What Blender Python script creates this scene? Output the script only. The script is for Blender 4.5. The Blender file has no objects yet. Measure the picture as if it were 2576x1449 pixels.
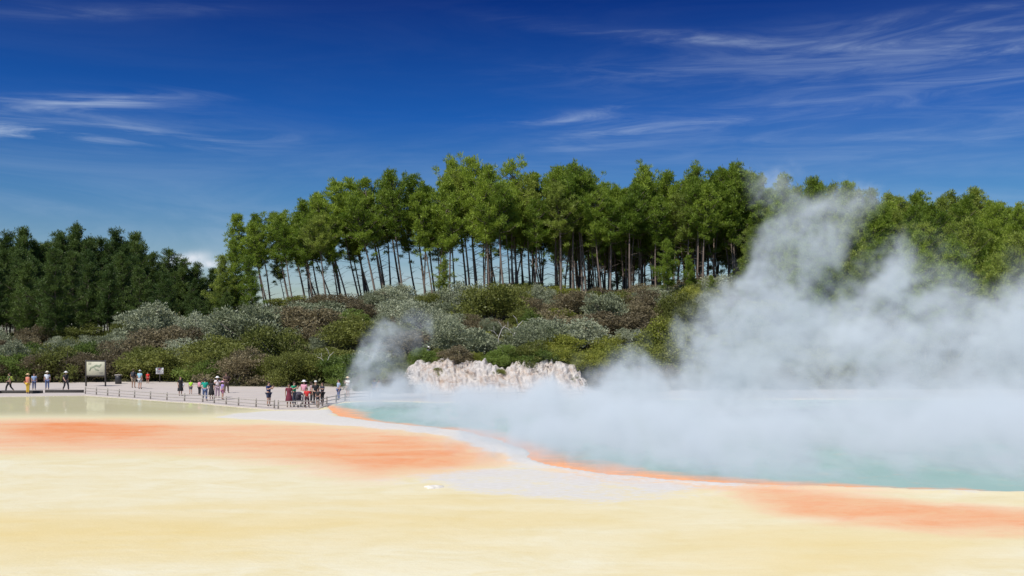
import bpy, math, random
import numpy as np
from mathutils import Vector, Quaternion, Matrix
random.seed(7)
C=bpy.context; D=bpy.data
scene=C.scene; col=scene.collection
scene.view_settings.view_transform='Standard'; scene.view_settings.look='None'; scene.view_settings.exposure=0
CAMH=5.5; F=2504.0
def survey(px,py):
    Y=CAMH*F/(py-827.0); return ((px-1288)/F*Y, Y)
def tag(o,label,cat,group=None):
    o["label"]=label; o["category"]=cat
    if group: o["group"]=group
def link(o,parent=None):
    col.objects.link(o)
    if parent: o.parent=parent
    return o
# ---------------------------------------------------------------- node helpers
class NT:
    def __init__(s,nt): s.nt=nt
    def n(s,typ,ins=None,**kw):
        nd=s.nt.nodes.new(typ)
        for k,v in kw.items(): setattr(nd,k,v)
        if ins:
            for k,v in ins.items():
                if isinstance(v,bpy.types.NodeSocket): s.nt.links.new(v,nd.inputs[k])
                else: nd.inputs[k].default_value=v
        return nd
    def l(s,a,b): s.nt.links.new(a,b)
    def math(s,op,a,b=None,c=None,clamp=False):
        i={0:a}
        if b is not None: i[1]=b
        if c is not None: i[2]=c
        return s.n('ShaderNodeMath',i,operation=op,use_clamp=clamp).outputs[0]
    def mix(s,f,a,b):
        return s.n('ShaderNodeMix',{0:f,6:a,7:b},data_type='RGBA').outputs[2]
    def ramp(s,fac,stops):
        nd=s.n('ShaderNodeValToRGB',{0:fac}); cr=nd.color_ramp
        while len(cr.elements)<len(stops): cr.elements.new(0.5)
        for e,(p,c) in zip(cr.elements,stops):
            e.position=p; e.color=c if len(c)==4 else (*c,1)
        return nd.outputs[0]
    def noise(s,vec,scale,detail=4,rough=.5,dist=0,out='Fac'):
        return s.n('ShaderNodeTexNoise',{'Vector':vec,'Scale':scale,'Detail':detail,'Roughness':rough,'Distortion':dist}).outputs[out]
def newmat(name):
    m=D.materials.new(name); m.use_nodes=True; m.node_tree.nodes.clear()
    t=NT(m.node_tree); out=t.n('ShaderNodeOutputMaterial'); return m,t,out
def c4(c): return (c[0],c[1],c[2],1)
def mat_simple(name,c,rough=.7,var=.15,scale=8):
    m,t,out=newmat(name)
    tc=t.n('ShaderNodeTexCoord').outputs['Object']
    f=t.noise(tc,scale,4)
    cc=t.mix(f,c4([x*(1-var) for x in c]),c4([min(1,x*(1+var)) for x in c]))
    p=t.n('ShaderNodeBsdfPrincipled',{'Base Color':cc,'Roughness':rough})
    t.l(p.outputs[0],out.inputs[0]); return m
def mat_foliage(name,ca,cb,tr=.3,cluster=.5):
    m,t,out=newmat(name)
    tc=t.n('ShaderNodeTexCoord').outputs['Object']
    rnd=t.n('ShaderNodeObjectInfo').outputs['Random']
    f=t.noise(tc,cluster,3,.6); f2=t.noise(tc,6.0,2)
    f=t.math('MULTIPLY_ADD',f,1.6,-.5); f=t.math('MULTIPLY_ADD',f2,.5,f)
    f=t.math('MULTIPLY_ADD',rnd,.7,f); f=t.math('SUBTRACT',f,.3,clamp=True)
    cc=t.mix(f,c4(ca),c4(cb))
    d=t.n('ShaderNodeBsdfPrincipled',{'Base Color':cc,'Roughness':.5,'Specular IOR Level':.3})
    tl=t.n('ShaderNodeBsdfTranslucent',{'Color':cc})
    mx=t.n('ShaderNodeMixShader',{0:tr,1:d.outputs[0],2:tl.outputs[0]})
    t.l(mx.outputs[0],out.inputs[0]); return m
# ---------------------------------------------------------------- mesh helpers
def np_mesh(name,V,Fc):
    me=D.meshes.new(name); V=np.asarray(V,dtype=np.float32); Fc=np.asarray(Fc,dtype=np.int32)
    n=Fc.shape[1]
    me.vertices.add(len(V)); me.vertices.foreach_set('co',V.ravel())
    me.loops.add(Fc.size); me.loops.foreach_set('vertex_index',Fc.ravel())
    me.polygons.add(len(Fc)); me.polygons.foreach_set('loop_start',np.arange(0,Fc.size,n,dtype=np.int32))
    me.update(calc_edges=True); me.validate(); return me
def tube(P,R,sides=7,V=None,Q=None,cap=True):
    P=[Vector(p) for p in P]; R=list(R)
    if cap:
        P=[P[0]]+P+[P[-1]]; R=[R[0]*.02]+R+[R[-1]*.02]
    base=len(V)
    up=Vector((0,0,1)) if abs((P[-1]-P[0]).normalized().z)<.9 else Vector((1,0,0))
    for i,p in enumerate(P):
        a=P[max(i-1,0)]; b=P[min(i+1,len(P)-1)]
        d=(b-a); d=d.normalized() if d.length>1e-6 else Vector((0,0,1))
        u=d.cross(up); u=u.normalized() if u.length>1e-5 else Vector((1,0,0)); w=u.cross(d)
        for k in range(sides):
            t=2*math.pi*k/sides
            V.append(tuple(p+(u*math.cos(t)+w*math.sin(t))*R[i]))
    for i in range(len(P)-1):
        for k in range(sides):
            a=base+i*sides+k; b=base+i*sides+(k+1)%sides
            Q.append((a,b,b+sides,a+sides))
def lathe(prof,n,V,Q,ox=0,oy=0,oz=0,sx=1,sy=1):
    base=len(V)
    for r,z in prof:
        for k in range(n):
            t=2*math.pi*k/n; V.append((ox+r*sx*math.cos(t),oy+r*sy*math.sin(t),oz+z))
    for i in range(len(prof)-1):
        for k in range(n):
            a=base+i*n+k;b=base+i*n+(k+1)%n; Q.append((a,b,b+n,a+n))
def box(V,Q,c,s,bev=.0):
    base=len(V); x,y,z=[q/2 for q in s]
    b=min(bev,x*.5,y*.5,z*.5)
    def ring(hx,hy,zz):
        for (px,py) in [(-hx+b,-hy),(hx-b,-hy),(hx,-hy+b),(hx,hy-b),(hx-b,hy),(-hx+b,hy),(-hx,hy-b),(-hx,-hy+b)]:
            V.append((c[0]+px,c[1]+py,c[2]+zz))
    if b<=0: b=1e-4
    rings=[(x*.001+b,y*.001+b,-z),(x-b,y-b,-z),(x,y,-z+b),(x,y,z-b),(x-b,y-b,z),(x*.001+b,y*.001+b,z)]
    for r in rings: ring(*r)
    for i in range(len(rings)-1):
        for k in range(8):
            a=base+i*8+k;q=base+i*8+(k+1)%8; Q.append((a,q,q+8,a+8))
def mesh_obj(name,V,Q,mat,parent=None,smooth=True):
    me=np_mesh(name,V,Q); me.materials.append(mat)
    if smooth: me.polygons.foreach_set('use_smooth',[True]*len(me.polygons))
    return link(D.objects.new(name,me),parent)
def sdf(P,poly):
    poly=np.array(poly); n=len(poly); d=np.full(len(P),1e9); ins=np.zeros(len(P),bool)
    for i in range(n):
        a=poly[i]; b=poly[(i+1)%n]; e=b-a; w=P-a
        t=np.clip((w@e)/(e@e+1e-12),0,1); q=w-t[:,None]*e
        d=np.minimum(d,(q*q).sum(1))
        c=((a[1]>P[:,1])!=(b[1]>P[:,1]))
        with np.errstate(divide='ignore',invalid='ignore'):
            xx=(b[0]-a[0])*(P[:,1]-a[1])/(b[1]-a[1]+1e-12)+a[0]
        ins^=(c&(P[:,0]<xx))
    d=np.sqrt(d); return np.where(ins,d,-d)
def sstep(x,a=0,b=1):
    t=np.clip((x-a)/(b-a),0,1); return t*t*(3-2*t)
def wob(X,Y,s=1,ph=0):
    return (np.sin(X*.9*s+ph)+np.sin(Y*.7*s+X*.35*s+1.3+ph)+np.sin(X*2.1*s-Y*1.7*s+ph)*.5+np.sin(Y*3.3*s+X*2.7*s+ph*2)*.3)/2.8
# ---------------------------------------------------------------- terrain
FX=[-80,-50,-38,-35,-31,-28,-15,-11,9,15,60]; FY=[101,100,103,103,99,94,94,88,88,89,90]
def hgt(X,Y):
    X=np.asarray(X,float);Y=np.asarray(Y,float)
    R=np.interp(X,[-200,-75,-55,-44,-35,-20,0,35,60,100,250],[4,4,4.5,6,8.0,8.8,9.8,10.6,12.5,13,9])
    Yf=np.interp(X,FX,FY)
    t=(Y-Yf)/(148-Yf)
    s=sstep(t,-.05,1.0); s=np.where(t<0,0,s)*.65+.35*np.clip(t,0,1)
    h=R*s
    cl=sstep(X,-10.5,-7.5)*(1-sstep(X,4,8))
    h=np.maximum(h,(2.3+.06*(Y-90))*cl*sstep(Y,87.6,90.2)*(Y<130))
    fall=sstep(Y,153,200)*(1-sstep(X,45,75))*sstep(X,-70,-50)
    h=h*(1-fall)
    h=h*(1-sstep(Y,260,420))
    h=h+wob(X,Y,.35)*.5*sstep(Y-Yf,2,12)
    h=np.where(Y<Yf-.5,-.4,np.maximum(h-.1*(1-sstep(Y-Yf,0,2)),-.4))
    return h
def h1(x,y): return float(hgt(x,y))
xs=np.concatenate([[-4000,-2000,-1000,-500,-300,-200],np.arange(-150,-20,2.0),np.arange(-20,15,.8),np.arange(15,151,2.0),[200,300,500,1000,2000,4000]])
ys=np.concatenate([[-500,-100,0,40],np.arange(70,86,4),np.arange(86,110,.7),np.arange(110,220,1.8),np.arange(225,440,15),[600,1000,2000,4500]])
GX,GY=np.meshgrid(xs,ys); GZ=hgt(GX,GY)
def gridmesh(name,GX,GY,GZ,keep=None):
    ny,nx=GX.shape; V=np.stack([GX.ravel(),GY.ravel(),GZ.ravel()],1)
    i=np.arange(ny*nx).reshape(ny,nx)
    Fc=np.stack([i[:-1,:-1].ravel(),i[:-1,1:].ravel(),i[1:,1:].ravel(),i[1:,:-1].ravel()],1)
    if keep is not None: Fc=Fc[keep[Fc].all(1)]
    me=np_mesh(name,V,Fc); me.polygons.foreach_set('use_smooth',[True]*len(me.polygons)); return me
m,t,out=newmat('scrub_soil')
pos=t.n('ShaderNodeNewGeometry').outputs['Position']
f=t.noise(pos,.25,6,.6); f2=t.noise(pos,3,4)
cc=t.mix(f,(.06,.07,.025,1),(.15,.12,.07,1)); cc=t.mix(t.math('MULTIPLY',f2,.5),cc,(.04,.045,.02,1))
bp=t.n('ShaderNodeBump',{'Height':f2,'Strength':.6,'Distance':.3})
p=t.n('ShaderNodeBsdfPrincipled',{'Base Color':cc,'Roughness':.95,'Normal':bp.outputs[0]}); t.l(p.outputs[0],out.inputs[0])
me=gridmesh('ground',GX,GY,GZ); me.materials.append(m)
g=link(D.objects.new('ground',me)); g["kind"]="structure"
# ---------------------------------------------------------------- layout polygons (ground metres)
S=lambda pts:[survey(*p) for p in pts]
pool_poly=S([(822,1021),(828,1034),(870,1048),(930,1058),(1010,1067),(1100,1076),(1170,1084),(1215,1096),(1265,1107),(1318,1132),(1330,1155),(1400,1173),(1500,1190),(1600,1200),(1700,1207),(1850,1216),(2000,1222),(2150,1227),(2300,1231),(2500,1236),(2800,1243),(3300,1243),(3300,1003),(1400,1004),(1250,1008),(1100,1012),(1000,1009),(930,1008),(870,1011)])
white_poly=S([(555,1049),(600,1041),(700,1034),(820,1031),(832,1041),(880,1052),(1000,1068),(1150,1083),(1205,1098),(1258,1112),(1322,1142),(1290,1143),(1225,1133),(1190,1112),(1120,1094),(1020,1081),(900,1072),(800,1062),(650,1055)])
orange_poly=S([(-600,1062),(100,1056),(250,1058),(450,1066),(700,1070),(950,1080),(1100,1093),(1190,1112),(1225,1135),(1245,1160),(1180,1175),(1040,1190),(940,1196),(840,1176),(700,1155),(500,1132),(300,1128),(100,1130),(-600,1122)])
core_poly=S([(120,1066),(230,1062),(370,1078),(330,1096),(180,1100),(100,1084)])
core2_poly=S([(800,1115),(1000,1105),(1180,1128),(1160,1162),(950,1182),(840,1158)])
orange2_poly=S([(1780,1222),(1990,1228),(2150,1248),(2350,1272),(2700,1294),(2700,1332),(2350,1324),(2150,1310),(1960,1288),(1840,1255)])
cream_poly=S([(1050,1205),(1150,1182),(1330,1172),(1520,1192),(1700,1212),(1740,1232),(1560,1258),(1380,1254),(1200,1236)])
path_poly=S([(-1200,1002),(-200,1000),(0,998),(215,995),(300,1001),(420,1010),(510,1015),(600,1024),(690,1031),(800,1030),(820,1021),(865,1011),(930,1007),(1000,1008),(1100,1011),(1250,1007),(1400,1003),(3300,1002)])
path_poly=path_poly+[(150,106),(-150,106)]
# ---- terrace sheet
tx=np.arange(-66,66,.25); ty=np.arange(13,96,.2)
TX,TY=np.meshgrid(tx,ty); P=np.stack([TX.ravel(),TY.ravel()],1)
PW=P+np.stack([wob(P[:,0],P[:,1],1.1)*.35+wob(P[:,0],P[:,1],3.7,1)*.18,wob(P[:,1],P[:,0],1.3,2)*.35+wob(P[:,1],P[:,0],4.1,5)*.2],1)
dp=sdf(P+.6*(PW-P),pool_poly); dw=sdf(PW,white_poly); do=sdf(PW,orange_poly); dc=sdf(PW,core_poly); dc2=sdf(PW,core2_poly); d2=sdf(PW,orange2_poly); dcr=sdf(PW,cream_poly); dpa=sdf(P,path_poly)
W=np.maximum(sstep(dw,-1.1,.5), np.where(P[:,0]>-2,sstep(-dp,1.8,-.2)*.85,0)*(1-.6*sstep(P[:,0],7,9))) 
W=np.maximum(W,sstep(dcr,-2.5,1.2)*.66)
O=np.maximum(sstep(do,-4.4,2.6)*.66+sstep(dc,-3.5,1.5)*.34+sstep(dc2,-3,1.5)*.2, sstep(d2,-2.2,1.2)*.8*sstep(P[:,0],5.5,9.0))
Om=sstep(-dp,3.6,.0)*sstep(P[:,0],-1,3)*(1-sstep(P[:,0],9,16))*.6
O=np.maximum(O,Om*(dp<0))
G=sstep(P[:,1],54,69)*(1-sstep(P[:,0],-22,-9))
A=np.exp(-((P[:,1]-27.5-wob(P[:,0],P[:,1],.2))/2.8)**2)*(1-sstep(P[:,0],-2,6))*.8+np.exp(-(((P[:,0]-7)/5)**2+((P[:,1]-25)/2.7)**2))*.85+np.exp(-((P[:,1]-31)/3.0)**2)*.2
Z=.03*sstep(dw,-.2,.3)+wob(P[:,0],P[:,1],2)*.006
Z=Z+np.where(P[:,0]>0,sstep(-dp,.8,.1)*.03,0)
Z=np.where(dp>0,Z-sstep(dp,0,.5)*.35,Z)
Z=Z-.2*sstep(dpa,.3,.8)
me=gridmesh('mineral_terrace',TX,TY,Z.reshape(TX.shape))
at=me.attributes.new('zones','FLOAT_COLOR','POINT')
at.data.foreach_set('color',np.stack([O,W,G,A],1).astype(np.float32).ravel())
m,t,out=newmat('mineral_terrace')
a=t.n('ShaderNodeAttribute',attribute_name='zones'); sp=t.n('ShaderNodeSeparateColor',{0:a.outputs['Color']})
pos=t.n('ShaderNodeNewGeometry').outputs['Position']
def stretch(v,s): return t.n('ShaderNodeMapping',{'Vector':v,'Scale':s}).outputs[0]
nL=t.noise(stretch(pos,(.06,.22,1)),1,6,.6,1.0); nM=t.noise(stretch(pos,(.4,.6,1)),1,7,.68,.8); nF=t.noise(stretch(pos,(3,6,1)),1,5,.7)
nFF=t.noise(stretch(pos,(14,20,1)),1,3,.7); nS=t.noise(stretch(pos,(.15,1.0,1)),1,6,.65,.6)
nLc=t.math('SUBTRACT',nL,.5); nMc=t.math('SUBTRACT',nM,.5); nFc=t.math('SUBTRACT',nF,.5); nSc=t.math('SUBTRACT',nS,.5)
base=t.mix(t.math('MULTIPLY_ADD',nMc,3.0,.5,clamp=True),(.78,.67,.38,1),(.84,.79,.58,1))
base=t.mix(t.math('MULTIPLY_ADD',nFc,1.0,.0,clamp=True),base,(.70,.54,.26,1))
amb=t.math('MULTIPLY_ADD',nLc,2.4,a.outputs['Alpha'],clamp=True); amb=t.math('MULTIPLY_ADD',nMc,.9,amb,clamp=True); amb=t.math('MULTIPLY_ADD',nSc,.6,amb,clamp=True)
base=t.mix(t.math('MULTIPLY',amb,.62),base,(.78,.58,.19,1))
def edge(w,kM,kF):
    q=t.math('MULTIPLY_ADD',nMc,kM,w); q=t.math('MULTIPLY_ADD',nFc,kF,q)
    return q
def soft(s_,lo,hi): return t.n('ShaderNodeMapRange',{0:s_,1:lo,2:hi,3:0,4:1},interpolation_type='SMOOTHSTEP').outputs[0]
wG=edge(sp.outputs[2],.6,.2); wG=soft(wG,.1,1.0)
base=t.mix(t.math('MULTIPLY',wG,.8),base,(.67,.62,.37,1))
wO=edge(sp.outputs[0],.9,.35); wO=t.math('MULTIPLY_ADD',nLc,.5,wO); wO=t.math('MULTIPLY_ADD',nSc,.25,wO); wO=t.n('ShaderNodeMapRange',{0:wO,1:.06,2:1.1,3:0,4:1}).outputs[0]
wO=t.math('MULTIPLY',wO,soft(sp.outputs[0],0,.35))
base=t.mix(t.math('POWER',wO,.8),base,t.mix(wO,(.87,.54,.33,1),(.83,.28,.085,1)))
wW=edge(sp.outputs[1],1.5,1.2); wW=soft(wW,.3,.75)
wW=t.math('MULTIPLY',wW,soft(sp.outputs[1],0,.25))
base=t.mix(t.math('MULTIPLY',wW,.9),base,t.mix(nF,(.52,.48,.42,1),(.88,.86,.82,1)))
spk=t.n('ShaderNodeMapRange',{0:nFF,1:.62,2:.75,3:0,4:.3}).outputs[0]
base=t.mix(spk,base,(.45,.33,.15,1))
bp=t.n('ShaderNodeBump',{'Height':t.math('MULTIPLY_ADD',nFF,.5,nF),'Strength':.3,'Distance':.06})
df=t.n('ShaderNodeBsdfPrincipled',{'Base Color':base,'Roughness':.55,'Specular IOR Level':.3,'Normal':bp.outputs[0]})
bp2=t.n('ShaderNodeBump',{'Height':nF,'Strength':.04,'Distance':.03})
gl=t.n('ShaderNodeBsdfGlossy',{'Color':(.95,.97,.95,1),'Roughness':.03,'Normal':bp2.outputs[0]})
gf=t.math('MULTIPLY',soft(sp.outputs[2],.45,1.0),t.math('MULTIPLY_ADD',wW,-.36,.36))
mx=t.n('ShaderNodeMixShader',{0:gf,1:df.outputs[0],2:gl.outputs[0]}); t.l(mx.outputs[0],out.inputs[0])
me.materials.append(m); o=link(D.objects.new('mineral_terrace',me)); o["kind"]="structure"
# ---- pool water
tx=np.arange(-16,70,.4); ty=np.arange(30,84,.3); TX,TY=np.meshgrid(tx,ty); P=np.stack([TX.ravel(),TY.ravel()],1)
dp=sdf(P,pool_poly); keep=dp>-.5
me=gridmesh('pool_water',TX,TY,np.full(TX.shape,-.035),keep)
near=sdf(P,S([(700,1000),(1000,1045),(1250,1080),(1420,1140),(1700,1190),(2300,1222),(2900,1235),(2900,1400),(700,1400)]))
wd=np.interp(P[:,0],[-14,-10,-7,-3,-1,1,4,8,14,22],[2.4,1.6,.4,.8,1.5,1.9,2.4,1.5,.7,.3])+wob(P[:,0]*1.3,P[:,1],1.5)*.5
ora=(1-sstep(dp,-.2,np.maximum(wd,.2)*2.0))*sstep(near,-1.5,.5)
at=me.attributes.new('rim','FLOAT','POINT'); at.data.foreach_set('value',ora.astype(np.float32))
m,t,out=newmat('pool_water')
a=t.n('ShaderNodeAttribute',attribute_name='rim').outputs['Fac']; pos=t.n('ShaderNodeNewGeometry').outputs['Position']
n1=t.noise(pos,.3,5); n2=t.noise(stretch(pos,(1.2,3,1)),2,4); n3=t.noise(stretch(pos,(.8,1.6,1)),1.0,6,.7)
bc=t.mix(n1,(.20,.35,.31,1),(.34,.48,.43,1))
w=t.math('MULTIPLY_ADD',t.math('SUBTRACT',n3,.5),1.5,a); w=t.n('ShaderNodeMapRange',{0:w,1:.1,2:1.0,3:0,4:1}).outputs[0]
bc=t.mix(w,bc,t.mix(n3,(.80,.27,.10,1),(.88,.48,.25,1)))
bp=t.n('ShaderNodeBump',{'Height':n2,'Strength':.25,'Distance':.05})
df=t.n('ShaderNodeBsdfDiffuse',{'Color':bc}); gl=t.n('ShaderNodeBsdfGlossy',{'Color':(1,1,1,1),'Roughness':.12,'Normal':bp.outputs[0]})
mx=t.n('ShaderNodeMixShader',{0:t.math('MULTIPLY_ADD',w,-.1,.14),1:df.outputs[0],2:gl.outputs[0]}); t.l(mx.outputs[0],out.inputs[0])
me.materials.append(m); o=link(D.objects.new('pool_water',me)); o["kind"]="structure"
# ---- path
import bmesh
m,t,out=newmat('pale_gravel')
pos=t.n('ShaderNodeNewGeometry').outputs['Position']
f=t.noise(pos,.5,6,.65); f2=t.noise(pos,9,3); f3=t.noise(stretch(pos,(.1,.5,1)),1,5,.6)
cc=t.mix(f,(.48,.41,.36,1),(.70,.63,.56,1)); cc=t.mix(t.math('MULTIPLY',f2,.35),cc,(.30,.26,.22,1)); cc=t.mix(t.n('ShaderNodeMapRange',{0:f3,1:.5,2:.7,3:0,4:.5}).outputs[0],cc,(.42,.40,.38,1))
p=t.n('ShaderNodeBsdfPrincipled',{'Base Color':cc,'Roughness':.9}); t.l(p.outputs[0],out.inputs[0])
bm=bmesh.new(); vs=[bm.verts.new((x,y,.03)) for x,y in path_poly]; lo=[bm.verts.new((x,y,-.15)) for x,y in path_poly]
bm.faces.new(vs)
for i in range(len(vs)-1): bm.faces.new((vs[i],lo[i],lo[i+1],vs[i+1]))
bmesh.ops.recalc_face_normals(bm,faces=bm.faces); bmesh.ops.triangulate(bm,faces=[f for f in bm.faces if len(f.verts)>4])
me=D.meshes.new('gravel_path'); bm.to_mesh(me); bm.free(); me.materials.append(m)
o=link(D.objects.new('gravel_path',me)); o["kind"]="structure"
# ---- pale eroded cliff
m,t,out=newmat('sinter_cliff')
pos=t.n('ShaderNodeNewGeometry').outputs['Position']
f=t.noise(stretch(pos,(.8,.8,1.2)),.8,9,.76,1.0); f2=t.noise(stretch(pos,(1,1,1.6)),1.6,8,.8,.6)
cc=t.ramp(f,[(.32,(.50,.34,.24)),(.41,(.76,.63,.53)),(.50,(.86,.79,.72)),(.8,(.88,.86,.83))])
cc=t.mix(t.n('ShaderNodeMapRange',{0:f2,1:.55,2:.66,3:0,4:.5}).outputs[0],cc,(.42,.32,.25,1))
bp=t.n('ShaderNodeBump',{'Height':f2,'Strength':1.0,'Distance':.5})
p=t.n('ShaderNodeBsdfPrincipled',{'Base Color':cc,'Roughness':.95,'Normal':bp.outputs[0]}); t.l(p.outputs[0],out.inputs[0])
us=np.linspace(-11.5,8.0,260); vs_=np.linspace(0,1,70); U,Vv=np.meshgrid(us,vs_)
top=2.6*sstep(U,-11.5,-8.0)*(1-sstep(U,4.5,8))+.1+(.2*wob(U,U,2.1)-.5*np.exp(-((U+.6)/1.1)**2))*sstep(U,-11,-8)*(1-sstep(U,5,8))
foot=84.6+.35*np.sin(U*.45)
rngc=np.random.default_rng(4)
CY=foot+Vv**1.1*3.6+np.where(Vv>.85,(Vv-.85)*8,0)
CZ=-.1+(np.minimum(Vv/.85,1)**1.0)*top
for k_ in range(44):
    fx,fy,ph=rngc.uniform(1.2,16),rngc.uniform(6,40),rngc.uniform(0,6.28)
    am=.23/(1+fx*.25+fy*.04); CY=CY+am*np.sin(U*fx+Vv*fy*.4+ph)*np.sin(Vv*math.pi)*np.sin(U*.37*fx+ph*2+Vv*fy*.3); CZ=CZ+am*.4*np.sin(U*fx*1.2-Vv*fy+ph)*Vv
me=gridmesh('pale_cliff',U+wob(Vv*6,U)*.12,CY,CZ); me.materials.append(m)
o=link(D.objects.new('pale_cliff',me)); o["kind"]="structure"
# ---------------------------------------------------------------- foliage generators
def leaf_quads(C_,Dr,L,Wd,rng):
    n=len(C_); r=rng.normal(size=(n,3)); s=np.cross(Dr,r); s/=np.linalg.norm(s,axis=1)[:,None]+1e-9
    L=L*(.6+.8*rng.random((n,1))); Wd=Wd*(.6+.8*rng.random((n,1)))
    mid=C_+Dr*L*.45
    V=np.stack([C_,mid+s*Wd*.5,C_+Dr*L,mid-s*Wd*.5],1).reshape(-1,3)
    return V,np.arange(n*4).reshape(n,4)
def clump_leaves(cl,per,L,Wd,rng,upb=.5,surf=2.6):
    Cs=[];Ds=[]
    for c,ra,rb in cl:
        n=int(per*ra*ra*(.8+.4*rng.random())); p=rng.normal(size=(n,3)); p/=np.linalg.norm(p,axis=1)[:,None]; rr=rng.random((n,1))**(1/surf)
        ph=rng.random(3)*6; rr=rr*(1+.34*np.sin(p[:,:1]*5+ph[0])*np.sin(p[:,1:2]*5+ph[1])+.16*np.sin(p[:,2:3]*9+ph[2]))
        q=p*rr; pos=np.array(c)+q*np.array([ra,ra,rb])
        d=p+np.array([0,0,upb])+rng.normal(size=(n,3))*.5; d/=np.linalg.norm(d,axis=1)[:,None]
        Cs.append(pos);Ds.append(d)
    return leaf_quads(np.concatenate(Cs),np.concatenate(Ds),L,Wd,rng)
bark=mat_simple('pine_bark',(.20,.155,.125),.9,.4,3)
pale_bark=mat_simple('grey_bark',(.22,.19,.165),.9,.3,4)
def make_pine(seed,cs,R,nb,H=20.,dense=150,dead=16,clr=1.0,tr=.2,ex=.55):
    rng=np.random.default_rng(seed); V=[];Q=[]
    bx,by=rng.normal(size=2)*.4; ph=rng.random()*6
    def tp(z):
        q=z/H; return Vector((bx*math.sin(q*3+ph)-bx*math.sin(ph),by*math.sin(q*2.6+ph)-by*math.sin(ph),z))
    zs=np.linspace(-.6,H*.97,12); tube([tp(max(z,0))+Vector((0,0,min(z,0))) for z in zs],[tr*(1-.8*max(z,0)/H)+(.1 if z<.5 else 0) for z in zs],8,V,Q)
    cl=[]
    lob=rng.random(3)*6.28
    for i in range(nb):
        q=(i+.5)/nb; z=H*(cs+(1-cs)*q*.96)
        az=i*2.4+rng.normal()*.5
        prof=(1-q)**ex*min(1,.45+q*2.2)*(.25+1.05*rng.random())*(1+.4*math.sin(az*2+lob[0]+q*6))
        L=R*prof+.3
        b=tp(z); up=.35+.6*q+rng.normal()*.14
        d=Vector((math.cos(az),math.sin(az),up)); mid=b+d*L*.5-Vector((0,0,.14*L)); tip=b+d*L
        tube([b,mid,tip],[.065,.042,.02],4,V,Q,False)
        for fr in ((.38,.6,.82,1.04) if L>1.8 else (.55,1.0)):
            c=b.lerp(tip,fr)+Vector(rng.normal(size=3))*.22
            r=(.25+.29*rng.random())*(1.08-.25*q)*clr
            cl.append((tuple(c),r,r))
    cl.append((tuple(tp(H*.995)),.20,.75)); cl.append((tuple(tp(H*.96)),.34,.7))
    for i in range(dead):
        z=H*(cs*(.25+.8*rng.random())); az=rng.random()*6.28; L=.6+1.8*rng.random(); b=tp(z)
        tube([b,b+Vector((math.cos(az)*L,math.sin(az)*L,L*(.1+.4*rng.random())))],[.035,.012],4,V,Q,False)
    for i in range(3):
        z=H*(cs*(.75+.3*rng.random())); az=rng.random()*6.28; b=tp(z)+Vector((math.cos(az),math.sin(az),.2))*(.6+rng.random()*1.2)
        cl.append((tuple(b),.4,.3))
    tm=np_mesh('trunk',V,Q); tm.materials.append(bark)
    tm.polygons.foreach_set('use_smooth',[True]*len(tm.polygons))
    v,q=clump_leaves(cl,dense,.46,.085,rng,1.2,2.2)
    cm=np_mesh('crown',v,q); cm.materials.append(None); return tm,cm
open_p=[make_pine(10+i,(.50,.57,.63,.54)[i%4],2.7+.35*(i%3),54,dense=450,tr=.15+.03*(i%3),ex=.65) for i in range(8)]
full_p=[make_pine(40+i,.14+.05*(i%3),3.9,92,dense=310,dead=4,clr=1.25,ex=.75) for i in range(6)]
f_sun=mat_foliage('pine_needles_bright',(.12,.20,.020),(.34,.44,.055),.36)
f_mid=mat_foliage('pine_needles_olive',(.12,.18,.03),(.35,.42,.07),.36)
f_dark=mat_foliage('pine_needles_dark',(.045,.09,.02),(.13,.19,.038),.28)
NP=[0]
def tree_xf(x,y,H,lean):
    s=H/20.; ws=s*.5+.5*1.0*min(1,H/16)
    return (x,y,h1(x,y)-.1),Quaternion((0,1,0),lean)@Quaternion((0,0,1),random.random()*6.28),(ws,ws,s)
def put_tree(var,x,y,H,lean,mat,label,group):
    tm,cm=var; e=D.objects.new('pine_tree',None); e.empty_display_size=1
    e.rotation_mode='QUATERNION'; e.location,e.rotation_quaternion,e.scale=tree_xf(x,y,H,lean)
    link(e); tag(e,label,'tree',group)
    a=link(D.objects.new('trunk',tm),e); b=link(D.objects.new('crown',cm),e)
    b.material_slots[0].link='OBJECT'; b.material_slots[0].material=mat; NP[0]+=1
def marr(me):
    v=np.empty(len(me.vertices)*3,np.float32); me.vertices.foreach_get('co',v); f=np.empty(len(me.loops),np.int32); me.loops.foreach_get('vertex_index',f); return v.reshape(-1,3),f.reshape(-1,4)
def bake_trees(lst,name,label,mat):
    VV=[];FF=[];MI=[];base=0
    for var,x,y,H,lean in lst:
        l,r,s=tree_xf(x,y,H,lean); M=np.array(Matrix.LocRotScale(Vector(l),r,Vector(s)))
        for k,me in enumerate(var):
            v,f=marr(me); v=v@M[:3,:3].T+M[:3,3]; VV.append(v);FF.append(f+base);MI.append(np.full(len(f),k,np.int32));base+=len(v)
    me=np_mesh(name,np.concatenate(VV),np.concatenate(FF)); me.materials.append(bark); me.materials.append(mat); me.polygons.foreach_set('material_index',np.concatenate(MI))
    o=link(D.objects.new(name,me)); tag(o,label,'trees'); o["kind"]="stuff"
def ztop(py,Y): return CAMH+(827-py)/F*Y
G1='tall pines along the ridge'; L1='tall bare-trunked pine with bushy green crown on the scrubby ridge'
sky1=[(610,545),(650,548),(690,540),(735,508),(765,520),(810,485),(850,462),(885,455),(935,452),(985,436),(1040,452),(1085,452),(1150,400),(1188,402),(1225,432),(1290,410),(1350,440),(1405,425),(1455,420),(1505,436),(1560,470),(1620,422),(1680,440),(1750,422),(1800,428),(1850,416)]
def leanat(px): return -np.interp(px,[600,750,950,1200,1900],[.16,.22,.14,.05,.0])
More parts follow.
